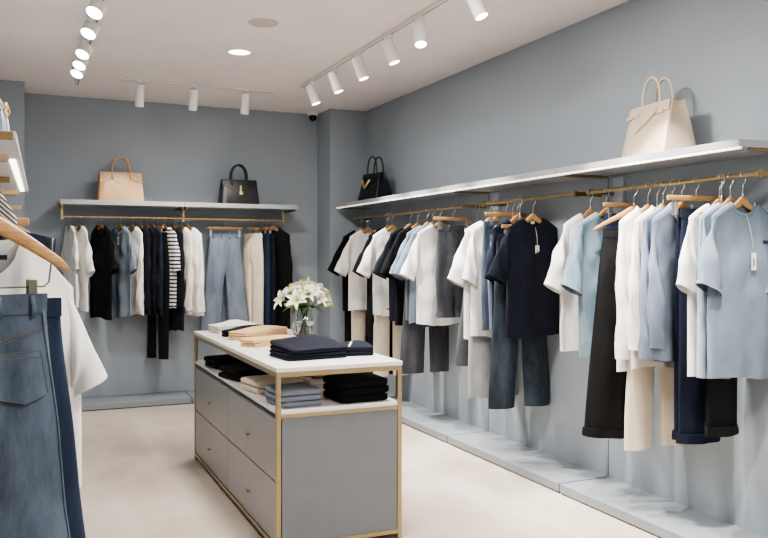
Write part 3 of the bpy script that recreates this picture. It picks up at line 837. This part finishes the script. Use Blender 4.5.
for o_lab in ('small navy folded knit with white stripe at near right corner of table top',):
    o = obj('folded_sweater', folded_bm(.17, .26, .05, 15, 2, 0, .02), KNITN); o.location = (1.725, 4.30, TT+.0005); o.rotation_euler = (0, 0, R(-14)); tag(o, o_lab, 'folded sweater')
    b = new(); tube(b, [(-.055, -.10, .050), (-.035, -.02, .0585), (-.02, .05, .060)], .007, 8, ry=.0022, up=(0, 0, 1)); obj('white_stripe', b, KNITW, o)
# lower shelf
stack(1.28, 5.62, T2, 10, [(KNITB, 'lower black folded knit at far end of lower shelf'), (KNITB, 'upper black folded knit at far end of lower shelf')], 'folded_sweater', 'folded sweater', 'black knits on lower shelf', .24, .24, .034, 21, 1)
stack(1.47, 5.50, T2, 20, [(KNITB, 'black rolled knit behind the cream knits on lower shelf')], 'folded_sweater', 'folded sweater', None, .16, .20, .07, 22, 2)
stack(1.29, 5.04, T2, 12, [(KNITB, 'lower black folded trousers between far knits and cream knits'), (KNITB, 'upper black folded trousers between far knits and cream knits')], 'folded_trousers', 'folded trousers', 'black trousers on lower shelf', .27, .34, .034, 23, 1, .0, .01)
stack(1.30, 4.56, T2, 8, [(KNITC, 'lower cream folded knit on the lower shelf'), (KNITC, 'upper cream folded knit on the lower shelf')], 'folded_sweater', 'folded sweater', 'cream knits on lower shelf', .29, .27, .032, 25, 1)
stack(1.283, 4.08, T2, 4, [(KNITBL, 'bottom dusty blue folded knit at near end of lower shelf'), (KNITBL, 'middle dusty blue folded knit at near end of lower shelf'), (KNITBL, 'top dusty blue folded knit at near end of lower shelf')], 'folded_sweater', 'folded sweater', 'dusty blue knits on lower shelf', .235, .25, .028, 27, 1)
stack(1.635, 4.085, T2, 5, [(KNITB, 'bottom black folded sweater at near right corner of lower shelf'), (KNITB, 'middle black folded sweater at near right corner of lower shelf'), (KNITB, 'top black folded sweater at near right corner of lower shelf')], 'folded_sweater', 'folded sweater', 'black sweaters on lower shelf', .285, .27, .038, 31, 1, 0, .008)
t = thing('tray', 'white rectangular tray under brown belts on the lower shelf', 'tray', (1.66, 4.80, T2+.0005))
b = new(); box(b, -.12, .12, -.22, .22, 0, .022, .004); obj('tray_base', b, WHITE_TOP, t, False)
b = new()
for x0, x1, y0, y1 in ((-.12, .12, -.22, -.21), (-.12, .12, .21, .22), (-.12, -.11, -.21, .21), (.11, .12, -.21, .21)): box(b, x0, x1, y0, y1, .0221, .034, .001)
obj('tray_rim', b, WHITE_TOP, t, False)
TAN = leather('tan_leather', '9a6b3f')
for k in range(3):
    b = new()
    pts = []
    for q in range(60):
        a = q*2*PI/19; r = .028+.0004*q
        pts.append((r*math.cos(a)*1.3, r*math.sin(a), .0))
    tube(b, pts, .0018, 6, ry=.016, up=(0, 0, 1))
    o = obj('rolled_belt', b, TAN); o.location = (1.66-.005*k, 4.71+.1*k, T2+.04)
    tag(o, ('coiled brown belt at near end of the white tray', 'coiled brown belt in middle of the white tray', 'coiled brown belt at far end of the white tray')[k], 'belt', 'coiled belts on the tray')
    b = new(); box(b, .048, .064, -.012, .012, -.014, .016, .002); obj('buckle', b, GOLD, o, False)

# ------------------------------------------------------------------ vase of lilies
VX, VY = 1.735, 5.27
v = thing('vase', 'clear ribbed glass vase of white lilies on the table top', 'vase', (VX, VY, TT+.0005))
b = new()
rib = lambda a, z: 1.18+.03*math.cos(a*9)*sstep(.0, .03, z)
outer = [(.0, 0), (.045, 0), (.056, .008), (.066, .04), (.070, .08), (.064, .13), (.054, .175), (.052, .20), (.056, .215)]
inner = [(.053, .215), (.049, .20), (.051, .175), (.060, .13), (.066, .08), (.062, .04), (.050, .014), (.0, .012)]
lathe(b, outer+inner, 54, rib); bmesh.ops.remove_doubles(b, verts=b.verts, dist=.0002); obj('glass_body', b, glass('clear_glass'), v)
b = new(); lathe(b, [(.0, .0135), (.056, .0155), (.069, .04), (.0735, .08), (.070, .11), (.0, .1101)], 40); bmesh.ops.remove_doubles(b, verts=b.verts, dist=.0002)
obj('water', b, glass('water', 'f2f8f4'), v)
GREEN = plain('leaf_green', '4f7030', .55); GREEN2 = plain('stem_green', '66803f', .6)
def petal_bm(l=.075, wd=.026, curl=1.0):
    b = new(); rows = []
    for k in range(9):
        s = k/8
        r = l*(.12*s+.88*s**1.35)*(1 if curl >= 0 else .35); z = l*(.95*s-.55*curl*s**2.6)
        w = wd*math.sin(PI*min(1, .12+.86*s))**.8*(1-.15*s)+.002*(1-s)
        if k == 8: w = .0012
        rows.append([(r+.006*abs(q)**2*0, w*q, z+.010*abs(q)**1.6*(1-s*.4)) for q in (-1, -.5, 0, .5, 1)])
    loft(b, rows, False); return b
def bud_bm():
    b = new(); lathe(b, [(.0, 0), (.008, .004), (.014, .03), (.013, .05), (.006, .072), (.0, .078)], 10); bmesh.ops.remove_doubles(b, verts=b.verts, dist=.0002); return b
def leaf_bm(l, w):
    b = new(); rows = []
    for k in range(9):
        s = k/8; ww = w*math.sin(PI*min(1, .06+.92*s))
        rows.append([(s*l, ww*q, .06*l*math.sin(PI*s)*4*.5-.25*l*s*s+.15*abs(q)*ww) for q in (-1, -.5, 0, .5, 1)])
    loft(b, rows, False); return b
def flower(off, tilt, az, label, kind='lily', size=1.0, rr=0):
    """off: bloom base above the vase mouth"""
    p = Vector((VX, VY, TT))+Vector(off)
    t = thing('lily' if kind == 'lily' else kind, label, 'flower' if kind == 'lily' else 'flower bud', p, 0, 'white lilies in the vase')
    rot = Matrix.Rotation(R(az), 3, 'Z') @ Matrix.Rotation(R(tilt), 3, 'Y')
    if kind == 'lily':
        for k in range(6):
            o = part('petal', ('petal', k % 2), lambda: petal_bm(.078, .022 if k % 2 else .016, 1.0), petal_mat(), t)
            m = rot @ Matrix.Rotation(R(60*k+rr), 3, 'Z') @ Matrix.Diagonal((size, size, size))
            o.matrix_local = m.to_4x4()
        b = new()
        for k in range(5):
            a = 2*PI*k/5; q0 = rot @ Vector((0, 0, .01)); q1 = rot @ Vector((.014*math.cos(a), .014*math.sin(a), .055))
            tube(b, [q0, q1], .0012, 5); tube(b, [q1+Vector((-.004, 0, 0)), q1+Vector((.004, 0, 0))], .0022, 5)
        obj('stamen', b, plain('stamen', 'b7b455', .6), t)
    else:
        o = part('bud', 'bud', bud_bm, plain('bud_green', 'a9b767', .55), t); o.matrix_local = rot.to_4x4()
    # stem into the vase
    sx, sy = off[0], off[1]
    e = Vector((-sx*.22-sx, -sy*.22-sy, -off[2]+.03)); m1 = Vector((sx*.22-sx, sy*.22-sy, -off[2]+.20))
    m1.x = max(-.03, min(.03, sx*.3))-sx; m1.y = max(-.03, min(.03, sy*.3))-sy
    e.x = max(-.03, min(.03, -sx*.2))-sx; e.y = max(-.03, min(.03, -sy*.2))-sy
    pts = [Vector((0, 0, .004))]
    back = rot @ Vector((0, 0, -1)); 
    for k in range(1, 9):
        s = k/8; a = (1-s)**2; 
        pts.append(Vector((0, 0, 0))*a+(back*.05+m1*.25)*2*s*(1-s)+m1*s*s)
    pts.append(e)
    b = new(); tube(b, pts, .0028, 6); obj('stem', b, GREEN2, t)
    return t
lil = [
 ((-.02, -.02, .335), 8, 90, 'white lily bloom at the very top of the vase bouquet'),
 ((.05, -.01, .325), 28, 10, 'white lily bloom at upper right of the vase bouquet'),
 ((-.085, .0, .30), 35, 180, 'white lily bloom at upper left of the vase bouquet'),
 ((-.14, -.02, .255), 62, 190, 'white lily bloom at far left edge of the vase bouquet'),
 ((-.07, -.07, .25), 60, 235, 'white lily bloom facing out low on bouquet left'),
 ((.0, -.08, .285), 48, 260, 'white lily bloom facing out at bouquet centre'),
 ((.07, -.07, .255), 58, 300, 'white lily bloom facing out low on bouquet right'),
 ((.13, -.02, .26), 62, 350, 'white lily bloom at far right edge of the vase bouquet'),
 ((.09, .03, .30), 40, 40, 'white lily bloom behind on the right of the bouquet'),
 ((-.04, .07, .30), 38, 110, 'white lily bloom behind on the left of the bouquet'),
 ((-.02, -.045, .315), 30, 250, 'white lily bloom just below the topmost one'),
 ((.035, -.05, .30), 40, 285, 'white lily bloom right of centre in the bouquet'),
]
random.seed(4)
for off, ti, az, lab in lil: flower(off, ti, az, lab, 'lily', random.uniform(.92, 1.12), random.uniform(0, 60))
flower((.03, .01, .335), 12, 60, 'green lily bud standing near the top of the bouquet', 'lily_bud')
flower((-.10, -.05, .215), 75, 205, 'green lily bud hanging low at bouquet left', 'lily_bud')
flower((.105, -.05, .215), 80, 320, 'green lily bud hanging low at bouquet right', 'lily_bud')
leaf_l = ['green leaf sprig low at left of the vase bouquet', 'green leaf sprig below the centre lilies', 'green leaf sprig low at right of the vase bouquet', 'green leaf sprig rising at upper right of the bouquet', 'green leaf sprig between centre and left lilies', 'green leaf sprig behind the bouquet']
for k, (az, z0, tl, ln) in enumerate(((200, .20, -6, .16), (265, .20, -25, .12), (325, .20, -4, .15), (20, .235, -42, .19), (235, .20, -10, .13), (90, .22, -30, .15))):
    t = thing('leaf_sprig', leaf_l[k], 'leaves', (VX, VY, TT+z0), 0, 'leaf sprigs in the vase')
    for q in range(2):
        b = leaf_bm(ln*(1-.15*q), .020); o = obj('leaf', b, GREEN, t)
        o.rotation_euler = (0, R(tl+10*q), R(az+28*q-14))
    b = new(); tube(b, [(.0, 0, .0), (0, 0, -.08), (-.02*math.cos(R(az)), -.02*math.sin(R(az)), -z0+.03)], .0026, 6); obj('stem', b, GREEN2, t)

# ------------------------------------------------------------------ handbags
def handbag(label, loc, rz, mat, wb, wt, h, dp, hh, style, hw=.085, group='handbags on the wall shelves'):
    t = thing('handbag', label, 'handbag', loc, rz, group)
    b = new(); rings = []; n = 10
    for k in range(13):
        s = k/12; w = lerp(wb, wt, s)/2; d = dp/2*lerp(1, .40, s**1.2)
        bul = .008*math.sin(PI*s)
        ring = []
        for e, (cx, cy) in enumerate(((1, -1), (1, 1), (-1, 1), (-1, -1))):
            pass
        r = .012
        pts = []
        for q in range(n): pts.append((lerp(-w+r, w-r, q/(n-1)), -d-bul*math.sin(PI*q/(n-1))))
        for q in range(5): a = -PI/2+PI/2*(q+1)/6; pts.append((w-r+r*math.cos(a), -d+r+r*math.sin(a)))
        pin = .028*sstep(.35, 1, s)
        for q in range(6): y = lerp(-d+r, d-r, q/5); pts.append((w-pin*math.sin(PI*q/5), y))
        for q in range(n): pts.append((lerp(w-r, -w+r, q/(n-1)), d+bul*math.sin(PI*q/(n-1))))
        for q in range(6): y = lerp(d-r, -d+r, q/5); pts.append((-w+pin*math.sin(PI*q/5), y))
        rings.append([(x, y, s*h) for x, y in pts])
    rings[0] = [(x, y, 0.0005) for x, y, z in rings[0]]
    loft(b, rings, True, (True, True)); obj('bag_body', b, mat, t, angle=50)
    def fr(x, z):
        s = z/h; return -(dp/2*lerp(1, .40, s**1.2)+.008*math.sin(PI*s)*math.sin(PI*(x/(lerp(wb, wt, s))+.5)))
    b = new(); W2 = wt/2*.985; N = 20
    def low(x):
        a = x/W2
        if style == 'envelope': return h*lerp(.42, .80, abs(a)**1.0)
        if style == 'wave': return h*(.68-.10*math.cos(a*PI*1.0*2)*(1 if abs(a) < .5 else .6))
        if style == 'vee': return h*lerp(.40, .86, abs(a+.1)/1.1)
        return h*(.80 if a > .45 or a < -.42 else lerp(.45, .86, (a+.42)/.87)) if style == 'tab' else h*.7
    rows = []
    for q in range(N+1):
        x = lerp(-W2, W2, q/N); z0 = low(x)
        rows.append([(x*lerp(1.0, 1+(wb/wt-1)*(1-z/h), 1), fr(x, z)-.006, z) for z in [lerp(z0, h*.998, k/5) for k in range(6)]]+[(x, -dp*.1, h+.004), (x, dp*.14, h+.004)])
        rows[-1].insert(0, (rows[-1][0][0], fr(x, z0)+.001, z0-.001))
    loft(b, rows, False); obj('flap', b, mat, t, angle=50)
    for sy in (-1, 1):
        b = new(); pts = []
        yb = -dp*.2-.013 if sy < 0 else dp*.2+.006
        z0 = h*.78 if sy < 0 else h*.9
        for k in range(17):
            a = PI*k/16; pts.append((-hw*math.cos(a), (fr(0, h)*.9 if sy < 0 else dp*.18), h+hh*math.sin(a)**.75))
        pts = [(-hw*1.02, (fr(0, z0)-.012 if sy < 0 else dp*.22), z0)]+pts+[(hw*1.02, (fr(0, z0)-.012 if sy < 0 else dp*.22), z0)]
        tube(b, pts, .0085, 8); obj('handle', b, mat, t)
    if style == 'envelope':
        b = new(); zc = h*.47; box(b, -.009, .009, fr(0, zc)-.016, fr(0, zc)-.004, zc-.012, zc+.075, .003); box(b, -.013, .022, fr(0, zc)-.018, fr(0, zc)-.006, zc-.02, zc+.012, .003); obj('clasp', b, GOLD, t, False)
    if style == 'vee':
        b = new(); zc = h*.47; y = fr(0, zc)-.014
        tube(b, [(-.085, y+.002, zc+.085), (-.04, y-.003, zc-.005), (.045, y+.002, zc+.075)], .010, 8); obj('clasp', b, GOLD, t)
    if style == 'tab':
        for x in (-.17, .12):
            b = new(); box(b, x-.028, x+.028, fr(x, h*.8)-.012, fr(x, h*.8)-.003, h*.77, h*.83, .003); obj('strap_tab', b, mat, t, False)
        b = new(); tube(b, [(-.05, fr(0, h*.52)-.012, h*.5), (.07, fr(0, h*.8)-.012, h*.78)], .004, 6); obj('strap', b, mat, t)
    return t
ZS = 2.0475
handbag('tan structured leather handbag with one scalloped flap on the back shelf', (.87, 8.48, 2.0305), 4, leather('tan_bag', 'c0996b'), .44, .40, .29, .18, .15, 'wave')
handbag('black handbag with upright gold clasp on the back wall shelf', (2.065, 8.48, 2.0305), 2, leather('black_bag', '17181c'), .41, .37, .26, .17, .16, 'envelope')
handbag('black handbag with gold V clasp at far end of the right shelf', (3.26, 7.60, ZS), -78, leather('black_bag', '17181c'), .35, .28, .28, .22, .17, 'vee', .08)
handbag('large cream leather handbag with round handles on the right shelf', (3.265, 3.57, ZS), -97, leather('cream_bag', 'ccbaa4'), .41, .375, .30, .23, .15, 'tab', .08)
t = thing('handbag', 'light blue handbag with white trim and gold buckle on left shelf', 'handbag', (-.17, 3.78, 1.9855), 0, 'handbags on the wall shelves')
b = new(); rings = []
for k in range(11):
    s = k/10; w = .105*(1-.42*s**2.2); d = .15*(1-.35*s**2)
    rings.append([(w*math.copysign(abs(math.cos(a))**.5, math.cos(a)), d*math.copysign(abs(math.sin(a))**.5, math.sin(a)), s*.17) for a in [2*PI*q/28 for q in range(28)]])
loft(b, rings, True, (True, True)); obj('bag_body', b, leather('blue_bag', '8fa6bb'), t)
b = new(); tube(b, [(.107*(1-.42*s**2.2), -.135*(1-.35*s**2), .002+s*.17) for s in [k/10 for k in range(11)]], .0055, 8); obj('trim', b, leather('white_trim', 'e6e2da'), t)
b = new(); tube(b, [(.07, -.12, .15), (.02, -.10, .20), (-.06, -.08, .21), (-.12, -.08, .14)], .007, 8); obj('handle', b, leather('white_trim', 'e6e2da'), t)
b = new(); tube(b, [(.098+.004*math.sin(k*2), -.135+.0*k, .075+.01*k) for k in range(7)], .008, 8); tube(b, [(.098, -.13, .08), (.113, -.13, .095), (.105, -.13, .125)], .004, 6); obj('buckle', b, GOLD, t)
b = new(); tube(b, [(.075, -.12, .10), (.02, -.145, .12), (-.06, -.15, .12)], .012, 8); obj('strap', b, leather('black_bag', '17181c'), t)

# ------------------------------------------------------------------ ceiling fittings
LENS = emit('lamp_lens', 'fff6ea', 14)
def track(label, p0, p1):
    t = thing('lighting_track', label, 'lighting track', (p0[0], p0[1], H_C), 0, 'lighting tracks on the ceiling')
    d = Vector((p1[0]-p0[0], p1[1]-p0[1], 0)); L = d.length
    t.rotation_euler[2] = math.atan2(d.y, d.x)
    b = new(); box(b, 0, L, -.017, .017, -.024, -.0005, .002); obj('track_rail', b, WHITE_METAL, t, False)
    b = new(); box(b, .01, L-.01, -.006, .006, -.0245, -.0242); obj('track_slot', b, plain('slot_grey', '8f8a86', .6), t, False)
def spotlight(label, x, y, aim, power, ln=.17, size=54, rad=.042, lit=True):
    t = thing('track_spotlight', label, 'spotlight', (x, y, H_C-.024), 0, 'track spotlights')
    b = new(); box(b, -.018, .018, -.04, .04, -.022, 0, .003); tube(b, [(0, 0, -.02), (0, 0, -.07)], .010, 10); obj('adapter', b, WHITE_METAL, t, False)
    a = Vector(aim).normalized(); q = Vector((0, 0, -1)).rotation_difference(a).to_matrix()
    c = Vector((0, 0, -.075))
    b = new(); lathe(b, [(0, .05), (rad*.8, .05), (rad, .042), (rad, .042-ln), (rad-.004, .042-ln), (rad-.006, .042-ln+.012), (0, .042-ln+.012)], 24)
    for v_ in b.verts: v_.co = c+q @ v_.co
    bmesh.ops.remove_doubles(b, verts=b.verts, dist=.0002); obj('housing', b, WHITE_METAL, t, angle=40)
    b = new(); cyl(b, rad-.006, c+q @ Vector((0, 0, .042-ln+.013)), c+q @ Vector((0, 0, .042-ln+.002)), 24); obj('lens', b, LENS, t, angle=40)
    if power:
        l = bpy.data.lights.new('spot_lamp', 'SPOT'); l.energy = power; l.spot_size = R(size); l.spot_blend = .5; l.shadow_soft_size = .018; l.color = (1, .955, .90)
        lo = bpy.data.objects.new('spot_lamp', l); COL.objects.link(lo)
        lo.location = Vector((x, y, H_C-.024))+c+a*(ln-.03); lo.rotation_euler = Vector((0, 0, -1)).rotation_difference(a).to_euler()
PR = 300
track('long white ceiling track parallel to the right wall', (2.375, 7.30), (2.375, .4))
names = ['farthest spotlight on the right ceiling track, nearest the back corner', 'second spotlight from the far end of right ceiling track', 'third spotlight from the far end of right ceiling track', 'fourth spotlight from the far end of right ceiling track', 'fifth spotlight on right ceiling track, with bright facing lens', 'spotlight cut by the photo top edge on right ceiling track']
for k, (y, aim) in enumerate(((7.0, (.30, -.10, -.9)), (6.42, (.34, -.10, -.9)), (5.87, (.34, -.12, -.9)), (5.30, (.34, -.14, -.9)), (4.80, (.26, -.28, -.9)), (4.10, (.34, -.25, -.9)))):
    aim2 = (-.10, -.35, -.9) if k == 4 else (.27, aim[1]-.05, -.9)
    spotlight(names[k], 2.375, y, aim2, PR)
for y in (3.2, 2.2, 1.2): spotlight('added unseen spotlight on the right track, near %s' % {3.2: 'the cream bag', 2.2: 'the rail end', 1.2: 'the entrance'}[y], 2.375, y, (.42, .05, -.9), PR)  # continues the row out of view, added to light the right rack
track('white ceiling track of bright spotlights above the left rack', (.44, 8.0), (.44, 1.2))
names = ['nearest bright spotlight in the left ceiling row', 'second bright spotlight from the front in left ceiling row', 'third bright spotlight from the front in left ceiling row', 'fourth bright spotlight from the front in left ceiling row', 'farthest bright spotlight in the left ceiling row']
for k, y in enumerate((5.22, 5.73, 6.34, 6.72, 7.04)):
    spotlight(names[k], .395, y, (-.38, -.42, -.82), 16, .075, 80, .052)
for y in (4.3, 3.2, 2.0): spotlight('added unseen spotlight on the left track, %s' % {4.3: 'above the table', 3.2: 'above the left shelf', 2.0: 'above the jeans'}[y], .44, y, (.33, .05, -.9) if y == 4.3 else (-.25, -.15, -.95), 80 if y == 4.3 else 24)  # unseen lamps added; one is turned inward to light the table
track('short white ceiling track in front of the back wall', (.75, 7.60), (2.21, 7.62))
for k, (x, lab) in enumerate(((.95, 'left white cylinder spotlight on the short back track'), (1.43, 'middle white cylinder spotlight on the short back track'), (1.92, 'right white cylinder spotlight on the short back track'))):
    spotlight(lab, x, 7.61, (0, .30, -1), 55, .19, 84, .04)
# recessed downlight
def downlight(x, y, label, power):
    t = thing('downlight', label, 'ceiling light', (x, y, H_C), 0, 'recessed ceiling downlights')
    b = new(); lathe(b, [(.085, -.0005), (.100, -.0005), (.100, -.005), (.085, -.009), (.082, -.004)], 36); obj('trim_ring', b, WHITE_METAL, t, angle=40)
    b = new(); cyl(b, .083, (0, 0, -.0005), (0, 0, -.004), 36); obj('diffuser', b, emit('downlight_lens', 'fffaf4', 9), t, angle=40)
    l = bpy.data.lights.new('down_lamp', 'AREA'); l.shape = 'DISK'; l.size = .5; l.energy = power; l.color = (1, .96, .92)
    lo = bpy.data.objects.new('down_lamp', l); COL.objects.link(lo); lo.location = (x, y, H_C-.012)
downlight(1.533, 6.267, 'round bright recessed downlight in the ceiling above the table', 42)
for x, y, w_ in ((1.5, 3.6, 'table'), (1.5, 1.2, 'front aisle'), (1.5, -1.2, 'entrance')):
    downlight(x, y, 'added round downlight out of view, over the %s' % w_, 90 if y > 3 else 55)  # unseen fittings put in to fill the room with soft light
t = thing('ceiling_speaker', 'faint round white ceiling speaker in front of the downlight', 'ceiling speaker', (1.492, 5.42, H_C))
b = new(); lathe(b, [(0, -.004), (.085, -.004), (.095, -.0005)], 32); bmesh.ops.remove_doubles(b, verts=b.verts, dist=.0002); obj('grille', b, paint('speaker_white', 'c4bcb6', .8), t, angle=40)
b = new(); lathe(b, [(.096, -.0005), (.1, -.006), (.104, -.0005)], 32); obj('trim_ring', b, paint('speaker_white', 'c4bcb6', .8), t)
t = thing('security_camera', 'white dome security camera with black eye in the back corner', 'security camera', (2.93, 8.60, H_C))
b = new(); lathe(b, [(0, 0), (.06, 0), (.06, -.025), (.05, -.04), (0, -.045)], 28); bmesh.ops.remove_doubles(b, verts=b.verts, dist=.0002); obj('base', b, WHITE_METAL, t, angle=40)
b = new(); bmesh.ops.create_uvsphere(b, u_segments=24, v_segments=14, radius=.042); 
for v_ in b.verts: v_.co += Vector((-.005, -.015, -.062))
obj('eye', b, plain('camera_black', '0d0d0f', .12), t)

# ------------------------------------------------------------------ light and camera
wd = bpy.data.worlds.new('world'); S.world = wd; wd.use_nodes = True
wd.node_tree.nodes['Background'].inputs[0].default_value = (1, .985, .965, 1); wd.node_tree.nodes['Background'].inputs[1].default_value = .55
l = bpy.data.lights.new('front_fill_light', 'AREA'); l.shape = 'RECTANGLE'; l.size = 3.4; l.size_y = 2.4; l.energy = 12; l.color = (1, .98, .96)  # unseen soft lamp added as fill from behind the camera
lo = bpy.data.objects.new('front_fill_light', l); COL.objects.link(lo); lo.location = (1.6, -2.6, 1.7); lo.rotation_euler = (R(90), 0, 0)

cam = bpy.data.cameras.new('camera'); co = bpy.data.objects.new('camera', cam); COL.objects.link(co); S.camera = co
co.location = (0, 0, 1.5); co.rotation_euler = (R(90), 0, -math.atan(359/813))
cam.sensor_width = 36; cam.lens = 36*813/768; cam.sensor_fit = 'HORIZONTAL'
cam.shift_y = -(269-255)/768; cam.clip_start = .05
S.view_settings.view_transform = 'AgX'; S.view_settings.look = 'AgX - Medium High Contrast'
S.view_settings.exposure = 0.0; S.view_settings.gamma = 1
S.cycles.max_bounces = 10; S.cycles.diffuse_bounces = 5; S.cycles.caustics_reflective = False; S.cycles.caustics_refractive = False
S.cycles.sample_clamp_indirect = 6
